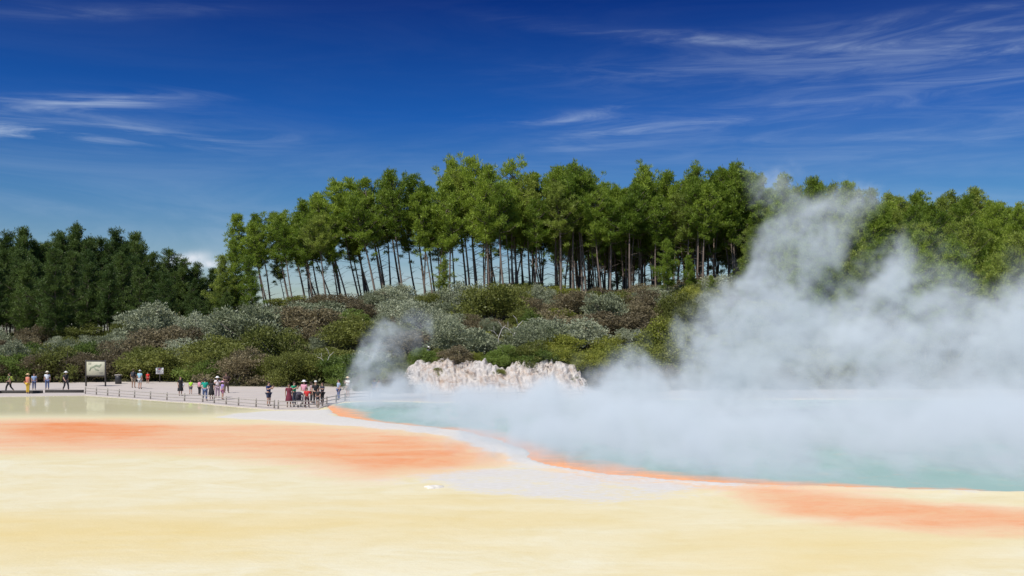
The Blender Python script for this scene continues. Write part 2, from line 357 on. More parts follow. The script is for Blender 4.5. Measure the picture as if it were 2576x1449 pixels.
for i,(px,py) in enumerate(sky1):
    Y=149+random.uniform(-3,4); X=(px-1288)/F*Y; ln=leanat(px)+random.gauss(0,.02)
    zt=ztop(py-2,Y); b=h1(X,Y); H=zt-b; X0=X-math.sin(ln)*H*.85
    put_tree(open_p[i%8],X0,Y,H,ln,f_sun,L1,G1)
sx=[p[0] for p in sky1]; sy=[p[1] for p in sky1]
pts=[];extra=[]
tries=0
while len(pts)<185 and tries<22000:
    tries+=1
    Y=random.uniform(142,184); px=random.uniform(640,1900) if len(pts)<125 else random.uniform(1280,1900)
    X=(px-1288)/F*Y
    if px<1400 and Y>np.interp(px,[700,1400],[157,170]): continue
    if any((X-a)**2+(Y-b)**2<(1.6 if px>1300 else 1.9)**2 for a,b in pts): continue
    pts.append((X,Y)); py=np.interp(px,sx,sy)+random.uniform(12,85)
    ln=leanat(px)+random.gauss(0,.035); H=ztop(py,Y)-h1(X,Y)
    if len(pts)<=103: put_tree(random.choice(open_p),X-math.sin(ln)*H*.8,Y,H,ln,random.choice([f_sun,f_sun,f_mid]),L1,G1)
    else: extra.append((random.choice(open_p),X-math.sin(ln)*H*.8,Y+2,H,ln))
bake_trees(extra,'far_pine_wood','further rows of slender pines filling the ridge stand',f_sun)
for px,py,Y in [(575,640,140),(600,600,143),(640,640,138),(1120,650,140),(1680,600,138),(1250,720,135),(1740,640,140),(560,690,138),(1790,690,134)]:
    X=(px-1288)/F*Y; put_tree(random.choice(full_p),X,Y,max(3,ztop(py,Y)-h1(X,Y)),-.04,random.choice([f_sun,f_mid]),'young bushy green pine at the edge of the ridge stand','young pines at the edge of the stand')
G2='dense pines on the steaming hillside'; L2='full-crowned green pine growing on the steep forested hillside'
sky2=[(1900,432),(1960,442),(2040,447),(2130,457),(2180,480),(2230,487),(2300,480),(2400,482),(2450,475),(2520,510),(2575,512),(2640,520)]
for i,(px,py) in enumerate(sky2):
    Y=158+random.uniform(-4,4); X=(px-1288)/F*Y; put_tree(full_p[i%6],X,Y,ztop(py-2,Y)-h1(X,Y),0,random.choice([f_sun,f_mid]),L2,G2)
pts=[];tries=0
s2x=[p[0] for p in sky2]; s2y=[p[1] for p in sky2]
while len(pts)<82 and tries<9000:
    tries+=1
    Y=random.uniform(100,158); px=random.uniform(1860,2640); X=(px-1288)/F*Y
    if any((X-a)**2+(Y-b)**2<4.0**2 for a,b in pts): continue
    if px<2000 and Y<125: continue
    pts.append((X,Y)); H=min(random.uniform(8,14),ztop(np.interp(px,s2x,s2y)+10,Y)-h1(X,Y))
    put_tree(random.choice(full_p),X,Y,H,random.gauss(0,.03),random.choice([f_sun,f_mid,f_sun]),L2,G2)
extra=[]
for i in range(26):
    Y=random.uniform(150,172); px=1880+i*30+random.uniform(-10,10); X=(px-1288)/F*Y; extra.append((random.choice(full_p),X,Y,ztop(np.interp(px,s2x,s2y)+random.uniform(8,45),Y)-h1(X,Y),0))
bake_trees(extra,'hilltop_pine_wood','far rows of pines along the top of the hillside',f_mid)
G3='dark conifers beyond the scrub'; L3='dark green dense conifer standing behind grey scrub'
sky3=[(-40,600),(10,590),(40,580),(85,612),(140,592),(185,571),(232,600),(290,585),(322,592),(352,622),(385,645),(432,634),(455,655),(490,668),(530,682),(556,705),(590,700)]
for i,(px,py) in enumerate(sky3):
    Y=160+random.uniform(-4,6); X=(px-1288)/F*Y; put_tree(full_p[i%6],X,Y,ztop(py-8,Y)-h1(X,Y),random.gauss(0,.02),f_dark,L3,G3)
s3x=[p[0] for p in sky3]; s3y=[p[1] for p in sky3]; pts=[];tries=0
while len(pts)<50 and tries<9000:
    tries+=1
    Y=random.uniform(128,158); px=random.uniform(-60,590); X=(px-1288)/F*Y
    if any((X-a)**2+(Y-b)**2<3.6**2 for a,b in pts): continue
    pts.append((X,Y)); py=np.interp(px,s3x,s3y)+random.uniform(25,120)
    put_tree(random.choice(full_p),X,Y,max(5,ztop(py,Y)-h1(X,Y)),random.gauss(0,.03),f_dark,L3,G3)
extra=[]
for i in range(30):
    Y=random.uniform(160,176); px=-60+i*22+random.uniform(-8,8); X=(px-1288)/F*Y; extra.append((random.choice(full_p),X,Y,ztop(np.interp(px,s3x,s3y)+random.uniform(6,40),Y)-h1(X,Y),0))
bake_trees(extra,'far_conifer_wood','far rows of dark conifers merging into one wood',f_dark)
print('pines',NP[0])
# ---------------------------------------------------------------- shrubs
def make_shrub(seed,kind):
    rng=np.random.default_rng(seed); V=[];Q=[]; cl=[]
    n=30; ox,oy=rng.normal(size=2)*.25; lob=rng.random()*6.28
    for i in range(n):
        az=i*2.4+rng.normal()*.3; r=math.sqrt((i+.5)/n)*1.85*(1+.18*math.sin(az*3+lob)); z=2.5*math.sqrt(max(.04,1-(r/2.05)**2))*(.6+.5*rng.random())
        c=Vector((math.cos(az)*r+ox*z,math.sin(az)*r+oy*z,z*.9)); ra=.34+.34*rng.random()
        cl.append((tuple(c),ra,ra*(.5 if kind=='flat' else .78)))
        if i%2==0: cl.append((tuple(c*.7+Vector((0,0,-.15))),ra*1.1,ra*.8))
        if i%3==0:
            m1=Vector((c.x*.4,c.y*.4,c.z*.45)); tube([(c.x*.1,c.y*.1,-.3),m1,c],[.05,.035,.015],4,V,Q,False)
    nb=len(Q)
    v,q=clump_leaves(cl,700,.14,.075,rng,upb=.6)
    base=len(V); AV=np.concatenate([np.array(V),v]); AQ=np.concatenate([np.array(Q),q+base])
    me=np_mesh('shrub',AV,AQ); me.materials.append(None); me.materials.append(pale_bark)
    mi=np.zeros(len(AQ),dtype=np.int32); mi[:nb]=1; me.polygons.foreach_set('material_index',mi); return me
sh=[make_shrub(100+i,'flat' if i%2 else 'round') for i in range(8)]
s_silver=mat_foliage('silver_grey_leaves',(.17,.20,.10),(.43,.46,.31),.25,1.2)
s_olive=mat_foliage('olive_leaves',(.09,.11,.024),(.25,.27,.06),.3,1.0)
s_brown=mat_foliage('brown_leaves',(.13,.105,.06),(.28,.235,.13),.25,1.0)
s_yel=mat_foliage('yellow_green_leaves',(.17,.20,.03),(.42,.43,.075),.35,1.0)
s_green=mat_foliage('green_leaves',(.08,.13,.025),(.22,.30,.06),.3,1.0)
SL={id(s_silver):'silvery grey-green tea-tree shrub on the slope',id(s_olive):'dense olive-green shrub growing on the bank',id(s_brown):'dry brownish shrub with twiggy foliage on the slope',id(s_yel):'bright yellow-green shrub on the hillside',id(s_green):'leafy dark green shrub on the bank'}
def put_shrub(x,y,sc,hs,mat,z=None):
    o=D.objects.new('shrub',random.choice(sh)); link(o); o.location=(x,y,(h1(x,y) if z is None else z)-.1); o.scale=(sc,sc*random.uniform(.85,1.15),hs); o.rotation_euler=(0,0,random.random()*6.28)
    o.material_slots[0].link='OBJECT'; o.material_slots[0].material=mat; tag(o,SL[id(mat)],'shrub','shrubs covering the slope')
ns=0
Yfoot=lambda X: float(np.interp(X,FX,FY))
x=-58
while x<-11:
    y=Yfoot(x)+2.4+random.uniform(-.3,1.2); sc=random.uniform(1.0,1.7); put_shrub(x,y,sc,random.uniform(.9,1.5),random.choice([s_olive,s_olive,s_green,s_brown])); x+=sc*1.7; ns+=1
x=-10.8
while x<8.5:
    near_p=-9.8<x<-7.6; e_=min(1,max(0,(x+11)/2.5))*min(1,max(.1,(8.5-x)/3.5)); sc=random.uniform(.35,.5) if near_p else random.uniform(.5,1.0)
    put_shrub(x,88.9+random.uniform(-.3,.9),sc,.3 if near_p else sc*random.uniform(.7,1.1),random.choice([s_olive,s_brown,s_yel,s_green]),z=2.25*e_+random.uniform(-.25,.1)); x+=sc*1.45; ns+=1
for x,y in [(8.0,86.6),(9.3,87.0),(10.8,87.3),(12,88),(13,89.5),(16,90),(19,91),(23,91),(27,91),(32,92),(36,92),(41,92),(-11.4,86.4),(-12.4,88.5),(-13.8,90),(-10.3,85.9)]:
    put_shrub(x,y,random.uniform(.7,1.1) if x<-8 else 1,.8 if x<-9 else .9,random.choice([s_olive,s_brown])); ns+=1
for x,z in [(-6.2,1.4),(-1.0,1.4),(5.2,.9)]:
    put_shrub(x,87.0,.35,.3,random.choice([s_olive,s_brown]),z=z); ns+=1
pts=[];tries=0
while ns<292 and tries<60000:
    tries+=1
    Y=random.uniform(95,149); px=random.uniform(-60,2250); X=(px-1288)/F*Y
    if px>1950 and Y>112: continue
    if Y<Yfoot(X)+4: continue
    if X<-50 and Y>130: continue
    sc=random.choice([.9,1.2,1.5,1.9,2.3])*random.uniform(.9,1.1)
    if any((X-a)**2+(Y-b)**2<(1.36*(sc+c))**2*.98 for a,b,c in pts): continue
    if (X+8.7)**2+((Y-100)*.35)**2<2.6**2: continue
    pts.append((X,Y,sc)); tt=(Y-96)/50
    if px<1100: mt=random.choices([s_silver,s_brown,s_olive,s_green],[.56,.18,.16,.10] if tt>.3 else [.25,.2,.35,.2])[0]
    else: mt=random.choices([s_silver,s_brown,s_olive,s_yel,s_green],[.16,.2,.22,.30,.12] if px>1250 else [.32,.2,.2,.16,.12])[0]
    put_shrub(X,Y,sc,(.4+.5*sc)*random.uniform(.75,1.45)*(.6 if Y>138 else 1)*(.5 if abs(X+8.7)<4 and Y<103 else 1),mt); ns+=1
print('shrubs',ns)
rng=np.random.default_rng(5)
N=120000; X=rng.uniform(-95,85,N); Y=rng.uniform(90,175,N); Yf=np.interp(X,[-80,-50,-38,-35,-31,-28,-15,-11,9,15,60],[101,100,103,103,99,94,94,91.5,91.5,89,90])
k=Y>Yf+.8; X=X[k];Y=Y[k]; Zg=hgt(X,Y)
dr=rng.normal(size=(len(X),3))*.6+np.array([0,0,1]); dr/=np.linalg.norm(dr,axis=1)[:,None]
v,q=leaf_quads(np.stack([X,Y,Zg+rng.random(len(X))*.35],1),dr,.6,.18,rng)
me=np_mesh('undergrowth',v,q); me.materials.append(mat_foliage('undergrowth_leaves',(.07,.08,.025),(.18,.18,.06),.25,.15))
o=link(D.objects.new('undergrowth',me)); o["kind"]="stuff"; tag(o,'low olive and brown undergrowth covering the slope soil','undergrowth')
wood=mat_simple('bleached_wood',(.55,.52,.48),.8,.2)
for (x,y,s) in [(0.1,98,1.0),(-1.4,99,.8),(-18,96,.8)]:
    V=[];Q=[]
    tube([(0,0,0),(.1,0,1.2),(.5,0,2.2),(1.0,.1,2.7)],[.07,.055,.04,.015],6,V,Q)
    tube([(.1,0,1.2),(-.5,.1,1.9),(-1.0,0,2.1)],[.045,.03,.012],5,V,Q); tube([(.5,0,2.2),(.3,0,2.9),(.0,.1,3.2)],[.03,.02,.01],5,V,Q)
    tube([(-.5,.1,1.9),(-.5,.2,2.6)],[.022,.01],5,V,Q)
    o=mesh_obj('dead_shrub',V,Q,wood); o.location=(x,y,h1(x,y)+.9); o.scale=(s,s,s); tag(o,'bare bleached dead shrub among the green scrub','dead shrub','bare dead shrubs')
# ---------------------------------------------------------------- steam (voxel volumes)
def steam(name,label,blobs,mn,mx,vox,k,thr,gain,na,ns_,warp,emis,seed=0):
    m,t,out=newmat(name+'_vapour')
    vi=t.n('ShaderNodeVolumeInfo').outputs['Density']
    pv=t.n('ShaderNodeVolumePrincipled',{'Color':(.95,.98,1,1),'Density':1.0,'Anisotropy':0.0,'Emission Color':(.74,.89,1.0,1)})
    t.l(t.math('MULTIPLY',vi,emis),pv.inputs['Emission Strength']); t.l(pv.outputs[0],out.inputs['Volume'])  # glow added by density, standing in for sunlight scattered repeatedly inside the steam
    m.cycles.volume_step_rate=4.0
    ng=D.node_groups.new(name,'GeometryNodeTree'); ng.interface.new_socket('Geometry',in_out='INPUT',socket_type='NodeSocketGeometry'); ng.interface.new_socket('Geometry',in_out='OUTPUT',socket_type='NodeSocketGeometry')
    t=NT(ng); pos=t.n('GeometryNodeInputPosition').outputs[0]
    st=t.n('ShaderNodeVectorMath',{0:pos,1:(1,.5,.62)},operation='MULTIPLY').outputs[0]
    st=t.n('ShaderNodeVectorMath',{0:st,1:(seed,seed*2,0)},operation='ADD').outputs[0]
    p=pos
    for sc_,am in ((.14,warp),(.38,warp*.5),(.95,warp*.28),(2.2,warp*.12)):
        nv=t.noise(st,sc_,1,.5,0,'Color'); nv=t.n('ShaderNodeVectorMath',{0:nv,1:(.5,.5,.5)},operation='SUBTRACT').outputs[0]
        nv=t.n('ShaderNodeVectorMath',{0:nv,'Scale':am},operation='SCALE').outputs[0]
        p=t.n('ShaderNodeVectorMath',{0:p,1:nv},operation='ADD').outputs[0]
    tot=None
    for (cx,cy,cz,rx,ry,rz,w) in blobs:
        a=t.n('ShaderNodeVectorMath',{0:p,1:(cx,cy,cz)},operation='SUBTRACT').outputs[0]
        a=t.n('ShaderNodeVectorMath',{0:a,1:(1/rx,1/ry,1/rz)},operation='MULTIPLY').outputs[0]
        dd=t.n('ShaderNodeVectorMath',{0:a,1:a},operation='DOT_PRODUCT').outputs['Value']
        b=t.math('MULTIPLY_ADD',dd,-w,w); b=t.math('MAXIMUM',b,0.0)
        tot=b if tot is None else t.math('ADD',tot,b)
    tot=t.math('MINIMUM',tot,.95)
    pn=t.n('ShaderNodeVectorMath',{0:p,1:(1,.25,.75)},operation='MULTIPLY').outputs[0]
    nz=t.noise(pn,ns_,7,.7,.8); nz=t.math('SUBTRACT',nz,.5); nz=t.math('MULTIPLY',nz,na)
    rd=t.noise(pn,ns_*2.0,4,.6,1.2); rd=t.math('ABSOLUTE',t.math('SUBTRACT',rd,.5)); rd=t.math('MULTIPLY',rd,-na*1.3); nz=t.math('ADD',nz,rd)
    q=t.math('ADD',tot,nz); q=t.math('SUBTRACT',q,thr); q=t.math('MAXIMUM',q,0.0)
    q=t.math('MULTIPLY',q,t.math('MINIMUM',t.math('MULTIPLY',tot,2.5),1.0))
    q=t.math('POWER',q,1.8); q=t.math('MULTIPLY',q,gain*k)
    vc=t.n('GeometryNodeVolumeCube',{'Density':q,'Background':0.0,'Min':mn,'Max':mx,'Resolution X':int((mx[0]-mn[0])/vox),'Resolution Y':int((mx[1]-mn[1])/vox/2),'Resolution Z':int((mx[2]-mn[2])/vox)})
    sm=t.n('GeometryNodeSetMaterial',{'Geometry':vc.outputs[0],'Material':m}); go=t.n('NodeGroupOutput'); t.l(sm.outputs[0],go.inputs[0])
    V=[];Q=[]
    for (cx,cy,cz,rx,ry,rz,w) in blobs:
        prof=[(math.sin(a*math.pi/6)*.6+.001,-math.cos(a*math.pi/6)*rz*.6) for a in range(7)]
        lathe(prof,12,V,Q,cx,cy,cz,rx,ry)
    V=[(a,b,max(c,.02)) for a,b,c in V]
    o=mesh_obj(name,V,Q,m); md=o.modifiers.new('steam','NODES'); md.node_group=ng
    tag(o,label,'steam'); o["kind"]="stuff"; return o
main=[(9,57,.0,18,20,2.5,.54),(22,50,.1,18,17,2.8,.55),(36,54,.3,18,22,3.8,.6),(-2,66,.1,14,14,2.1,.52),(7,43,.0,14,10,1.6,.70),(20,38.5,.0,18,7,1.8,.9),(26,80,.6,28,5,4.2,.75),(10,68,1.4,13,8,3.4,.52),(1,52,.1,10,9,1.5,.56),
 (12,64,2.8,8,6,4.0,.58),(14.5,63,4.6,5.2,5,3.6,.75),(14.8,62,6.8,3.2,3.6,3.0,1.05),(15.6,62,8.8,2.7,3.2,2.4,1.1),(17.2,62,10.7,2.8,3.2,2.4,1.0),(19.2,62,12.4,2.8,3.0,2.2,.9),(21.2,62,13.9,2.8,3,1.9,.7),(16,62,15.0,3.4,3,2.3,.5),(16.3,62,12.8,2.8,3,2.4,.45),
 (19,62,4.2,6,6,4.0,.6),(18.5,63,7.0,4.0,4,3.2,.5),(22,60,5.6,5,5,4.4,.62),(21.5,62,9.3,3.5,4,3.2,.42),(20.5,58,3.2,7,7,3.4,.55),(27,60,4.2,6,7,3.8,.56),(30.5,60,5.4,5.5,7,4.6,.68),(25,62,9.0,4.2,5,4.2,.50),(33,62,8.0,4.8,6,4.4,.54)]
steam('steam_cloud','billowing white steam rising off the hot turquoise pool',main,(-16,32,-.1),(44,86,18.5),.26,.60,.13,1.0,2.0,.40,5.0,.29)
wisp=[(-9.3,77,.8,6,3.6,2.4,.8),(-10.6,77,2.8,3.0,2.5,2.2,.9),(-9.9,77,4.6,2.7,2.2,2.2,.9),(-8.4,77,6.2,2.5,1.8,1.9,.78),(-7.2,77,7.6,2.1,1.6,1.5,.5),(-5,71,.1,11,8,2.1,.68),(0,75,.1,11,6,1.9,.58),(-10,70,.3,5,4,1.5,.5)]
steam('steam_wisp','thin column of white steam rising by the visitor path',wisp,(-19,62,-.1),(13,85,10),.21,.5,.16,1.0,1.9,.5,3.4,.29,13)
# ---------------------------------------------------------------- people
def lerp(a,b,f): return tuple(a[i]+(b[i]-a[i])*f for i in range(3))
def skin_mesh(name,verts,edges,radii,roots,sub=1):
    me=D.meshes.new(name); me.from_pydata(verts,edges,[]); ob=D.objects.new(name,me); link(ob)
    ob.modifiers.new('skin','SKIN'); sd=me.skin_vertices[0].data
    for i,r in enumerate(radii):
        sd[i].radius=r if isinstance(r,tuple) else (r,r); sd[i].use_root=(i in roots)
    s=ob.modifiers.new('sub','SUBSURF'); s.levels=sub; s.render_levels=sub
    C.view_layer.update(); dg=C.evaluated_depsgraph_get(); m=D.meshes.new_from_object(ob.evaluated_get(dg))
    D.objects.remove(ob); m.name=name; m.materials.clear()
    m.polygons.foreach_set('use_smooth',[True]*len(m.polygons)); return m
def joints(pose):
    j=dict(pel=(0,0,.95),spi=(0,.0,1.12),che=(0,.0,1.30),nb=(0,.01,1.44),nk=(0,.0,1.50),hd=(0,-.02,1.585),ht=(0,-.01,1.665))
    for s,k in ((-1,'r'),(1,'l')):
        j['sh'+k]=(s*.175,0,1.40); j['el'+k]=(s*.225,.03,1.13); j['wr'+k]=(s*.235,-.05,.89); j['ha'+k]=(s*.232,-.075,.81)
        j['hi'+k]=(s*.09,0,.88); j['kn'+k]=(s*.10,-.015,.49); j['an'+k]=(s*.105,.02,.09); j['to'+k]=(s*.125,-.12,.035)
    if pose=='walk':
        j.update(knl=(.09,-.2,.53),anl=(.09,-.26,.10),tol=(.10,-.40,.05),knr=(-.09,.06,.48),anr=(-.09,.32,.16),tor=(-.10,.20,.05),
                 ell=(.23,.14,1.15),wrl=(.24,.16,.92),hal=(.24,.15,.84),elr=(-.23,-.08,1.14),wrr=(-.22,-.24,.98),har=(-.22,-.30,.93))
    if pose=='hold':
        j.update(ell=(.22,-.10,1.18),wrl=(.08,-.32,1.32),hal=(.05,-.36,1.38),elr=(-.22,-.10,1.18),wrr=(-.08,-.32,1.32),har=(-.05,-.36,1.38))
    if pose=='hip':
        j.update(ell=(.38,.08,1.18),wrl=(.20,-.02,1.0),hal=(.15,-.06,.97),elr=(-.24,-.05,1.14),wrr=(-.14,-.25,1.12),har=(-.08,-.29,1.14), knl=(.14,-.03,.49),anl=(.17,.02,.09),tol=(.2,-.12,.035))
    return j
def make_body(pose):
    j=joints(pose); V=[];E=[];R=[];roots=set(); ix={}
    def v(n,p,r): ix[n]=len(V); V.append(p); R.append(r)
    v('pel',j['pel'],(.135,.11)); roots.add(0)
    for n,r in (('spi',(.12,.095)),('che',(.145,.11)),('nb',(.075,.065)),('nk',.052),('hd',(.074,.088)),('ht',(.068,.08))): v(n,j[n],r)
    for a,b in zip(['pel','spi','che','nb','nk','hd'],['spi','che','nb','nk','hd','ht']): E.append((ix[a],ix[b]))
    for k in 'rl':
        for n,r in (('sh',.062),('el',.042),('wr',.028),('ha',(.04,.02)),('hi',.092),('kn',.06),('an',.04),('to',.035)): v(n+k,j[n+k],r)
        for a,b in (('che','sh'+k),('sh'+k,'el'+k),('el'+k,'wr'+k),('wr'+k,'ha'+k),('pel','hi'+k),('hi'+k,'kn'+k),('kn'+k,'an'+k),('an'+k,'to'+k)): E.append((ix[a],ix[b]))
        ha=Vector(j['ha'+k]); d=(ha-Vector(j['wr'+k])).normalized(); fw=Vector((0,-1,0)) if abs(d.y)<.7 else Vector((0,0,1))
        side=(fw-d*fw.dot(d)).normalized(); curl=side.cross(d)*(1 if k=='l' else -1)
        for fi,(o,ln) in enumerate([(-.027,.062),(-.009,.072),(.009,.078),(.027,.07)]):
            b=ha+side*o; i0=len(V); roots.add(i0)
            for q,(f,cu) in enumerate([(0,0),(.55,.006),(1.0,.022)]):
                V.append(tuple(b+d*(ln*f+.02)+curl*(-cu))); R.append(.009-.001*q)
            E += [(i0,i0+1),(i0+1,i0+2)]
        b=ha-d*.02+side*.03; i0=len(V); roots.add(i0)
        for q,(f,sd_) in enumerate([(0,0),(.025,.02),(.05,.028)]): V.append(tuple(b+d*f+side*sd_)); R.append(.0105-.001*q)
        E += [(i0,i0+1),(i0+1,i0+2)]
    hd=Vector(j['hd']); 
    for a,b,r in ((hd+Vector((0,-.07,.035)),hd+Vector((0,-.105,.01)),.012),(hd+Vector((.07,0,.02)),hd+Vector((.088,.01,.03)),.016),(hd+Vector((-.07,0,.02)),hd+Vector((-.088,.01,.03)),.016)):
        i0=len(V); roots.add(i0); V.append(tuple(a)); V.append(tuple(b)); R+= [r,r*.8]; E.append((i0,i0+1))
    m=skin_mesh('person_body',V,E,R,roots)
    bm=bmesh.new(); bm.from_mesh(m); 
    for dx,dz,sx_,sz_ in ((.03,.035,.011,.007),(-.03,.035,.011,.007),(0,-.03,.022,.005)):
        r=bmesh.ops.create_icosphere(bm,subdivisions=1,radius=1,matrix=Matrix.Translation(hd+Vector((dx,-.088,dz)))@Matrix.Diagonal((sx_,.008,sz_,1)))
        for f in set(f for vv in r['verts'] for f in vv.link_faces): f.material_index=1
    bm.to_mesh(m); bm.free(); m.materials.append(None); m.materials.append(None); return m
def make_clothes(pose):
    j=joints(pose); out={}
    def build(name,items,edges):
        ns_=[i[0] for i in items]; return skin_mesh(name,[i[1] for i in items],[(ns_.index(a),ns_.index(b)) for a,b in edges],[i[2] for i in items],{0})
    sh_items=[('che',j['che'],(.168,.132)),('spi',j['spi'],(.145,.12)),('pel',lerp(j['pel'],j['spi'],-.1),(.155,.13)),('nb',lerp(j['nb'],j['che'],.1),(.09,.075))]
    ed=[('che','spi'),('spi','pel'),('che','nb')]
    for k in 'rl':
        sh_items+=[('s'+k,j['sh'+k],.078),('e'+k,lerp(j['sh'+k],j['el'+k],.72),.062)]; ed+=[('che','s'+k),('s'+k,'e'+k)]
    out['shirt']=build('shirt',sh_items,ed)
    for nm,f in (('trousers',.93),('shorts',.0)):
        it=[('pel',j['pel'],(.158,.135))];ed=[]
        for k in 'rl':
            it+=[('h'+k,j['hi'+k],.108)]; ed.append(('pel','h'+k))
            if nm=='trousers': it+=[('k'+k,j['kn'+k],.078),('a'+k,lerp(j['kn'+k],j['an'+k],f),.06)]; ed+=[('h'+k,'k'+k),('k'+k,'a'+k)]
            else: it+=[('k'+k,lerp(j['hi'+k],j['kn'+k],.85),.088)]; ed+=[('h'+k,'k'+k)]
        out[nm]=build(nm,it,ed)
    V=[];Q=[]; prof=[(.135,1.12),(.15,1.0),(.19,.85),(.23,.65),(.25,.45),(.24,.44),(.14,.95)]
    lathe(prof,18,V,Q,0,(-.05 if pose=='walk' else 0),0,1,.85)
    mm=np_mesh('skirt',V,Q); mm.polygons.foreach_set('use_smooth',[True]*len(mm.polygons)); out['skirt']=mm
    for k in 'rl': out['shoe'+k]=skin_mesh('shoe',[j['an'+k],j['to'+k]],[(0,1)],[.052,.046],{0})
    return out
V=[];Q=[]; lathe([(.001,.102),(.05,.092),(.085,.055),(.096,.0),(.09,-.05),(.075,-.09),(.06,-.08)],16,V,Q,0,.012,1.635,.9,1.0); V=[(a,b+(.03 if c<1.62 and b<.0 else 0)*1.5,c) for a,b,c in V]
hair=np_mesh('hair',V,Q)
V=[];Q=[]; lathe([(.001,.102),(.05,.092),(.085,.055),(.096,.0),(.095,-.07),(.085,-.17),(.06,-.2)],16,V,Q,0,.025,1.635,.95,.95); V=[(a,max(b,-.0) if c<1.62 else b,c) for a,b,c in V]
longhair=np_mesh('hair',V,Q)
V=[];Q=[]; lathe([(.001,.125),(.07,.12),(.092,.10),(.102,.03),(.19,.01),(.195,.0),(.1,.015),(.095,.0)],20,V,Q,0,-.01,1.66); hat=np_mesh('sun_hat',V,Q)
V=[];Q=[]; lathe([(.001,.11),(.06,.095),(.09,.06),(.1,.01),(.098,.0)],16,V,Q,0,0,1.655); box(V,Q,(0,-.135,1.662),(.13,.11,.012),.004); cap=np_mesh('cap',V,Q)
V=[];Q=[]; box(V,Q,(0,.19,1.23),(.27,.15,.40),.05); box(V,Q,(0,.275,1.16),(.2,.05,.2),.02); tube([(.1,.12,1.40),(.12,.02,1.47),(.12,-.13,1.36),(.12,-.12,1.15),(.12,.13,1.08)],[.018]*5,5,V,Q); tube([(-.1,.12,1.40),(-.12,.02,1.47),(-.12,-.13,1.36),(-.12,-.12,1.15),(-.12,.13,1.08)],[.018]*5,5,V,Q); bpack=np_mesh('backpack',V,Q)
V=[];Q=[]; box(V,Q,(.25,.02,.98),(.1,.28,.24),.04); tube([(.24,-.06,1.08),(.19,-.06,1.3),(.1,.0,1.47),(.19,.08,1.3),(.24,.08,1.08)],[.012]*5,5,V,Q); hbag=np_mesh('shoulder_bag',V,Q)
V=[];Q=[]; box(V,Q,(0,-.39,1.43),(.075,.012,.15),.004); phone=np_mesh('phone',V,Q)
for mm in (hair,longhair,hat,cap,bpack,hbag,phone):
    mm.materials.append(None); mm.polygons.foreach_set('use_smooth',[True]*len(mm.polygons))
bodies={p:make_body(p) for p in ('stand','walk','hold','hip')}; clothes={p:make_clothes(p) for p in bodies}
for c in clothes.values():
    for mm in c.values(): mm.materials.append(None)
mats={}
def cloth(c):
    if c not in mats: mats[c]=mat_simple('cloth_%d'%len(mats),c,.85,.12,10)
    return mats[c]
skinm=mat_simple('skin',(.50,.30,.21),.55,.06); skind=mat_simple('skin_tan',(.33,.19,.12),.55,.06); eyem=mat_simple('dark_features',(.06,.03,.03),.4)
def part(me,name,parent,m_):
    o=link(D.objects.new(name,me),parent)
    for i,mm in enumerate(m_ if isinstance(m_,list) else [m_]):
        o.material_slots[i].link='OBJECT'; o.material_slots[i].material=mm
    return o
def person(px,py,pose,face,H,top,bottom,btype,label,hairc=(.05,.03,.02),hatc=None,longh=False,bag=None,bagc=(.04,.04,.05),pos=None,sk=0,capp=False):
    if pos is None: x,y=survey(px,py); z=.03
    else: x,y,z=pos
    e=D.objects.new('person',None); link(e); e.location=(x,y,z+.0); e.rotation_euler=(0,0,face); s=H/1.76; e.scale=(s*1.08,s*1.08,s)
    tag(e,label,'person','visitors on the path')
    part(bodies[pose],'body',e,[skind if sk else skinm,eyem])
    cl=clothes[pose]
    part(cl['shirt'],'shirt',e,cloth(top)); part(cl[btype],btype,e,cloth(bottom))
    for k in 'rl': part(cl['shoe'+k],'shoe',e,cloth((.06,.05,.05)))
    part(longhair if longh else hair,'hair',e,cloth(hairc))
    if hatc: part(cap if capp else hat,'cap' if capp else 'sun_hat',e,cloth(hatc))
    if bag=='back': part(bpack,'backpack',e,cloth(bagc))
    if bag=='side': part(hbag,'shoulder_bag',e,cloth(bagc))
    if bag=='phone': part(phone,'phone',e,cloth((.03,.03,.03)))
BK=(.02,.02,.022);WH=(.75,.75,.75);PI=math.pi
person(24,987,'walk',-1.5,1.7,(.08,.13,.05),BK,'trousers','person in dark green top walking along the path',bag='back',bagc=(.3,.35,.05))
person(70,991,'stand',2.6,1.72,(.62,.22,.14),(.62,.42,.05),'trousers','woman in patterned coral top and golden trousers wearing straw hat',hatc=(.6,.42,.22),bag='side',bagc=(.3,.1,.06))
person(86,981,'stand',.4,1.5,(.30,.40,.6),(.08,.1,.2),'trousers','person in pale blue top standing beside a taller visitor',longh=True)
person(119,980,'stand',.3,1.66,(.72,.76,.82),(.10,.14,.28),'trousers','person in white shirt and blue trousers with cream sun hat',hatc=(.75,.7,.55))
person(166,984,'walk',.9,1.74,BK,(.03,.03,.04),'trousers','person in black walking with white cap and backpack',hatc=WH,bag='back',bagc=(.1,.1,.12))
person(336,976,'stand',PI,1.8,BK,(.35,.28,.2),'shorts','man in black shirt and khaki shorts standing with back turned',sk=1,bag='back')
person(352,979,'stand',2.8,1.75,(.30,.52,.62),(.5,.5,.48),'shorts','man in light blue shirt and pale shorts on the path',hatc=WH,capp=True)
person(372,965,'stand',.2,1.15,(.75,.03,.02),(.5,.04,.03),'shorts','small child in bright red clothes on the path')
person(454,996,'stand',.8,1.6,BK,BK,'skirt','woman in black dress carrying a white shoulder bag',longh=True,bag='side',bagc=WH)
person(480,992,'stand',0,1.2,(.42,.75,.05),(.1,.1,.12),'shorts','child in lime green shirt beside the group')
person(502,995,'stand',2.5,1.3,(.7,.3,.4),BK,'trousers','young person in pink top and black trousers')
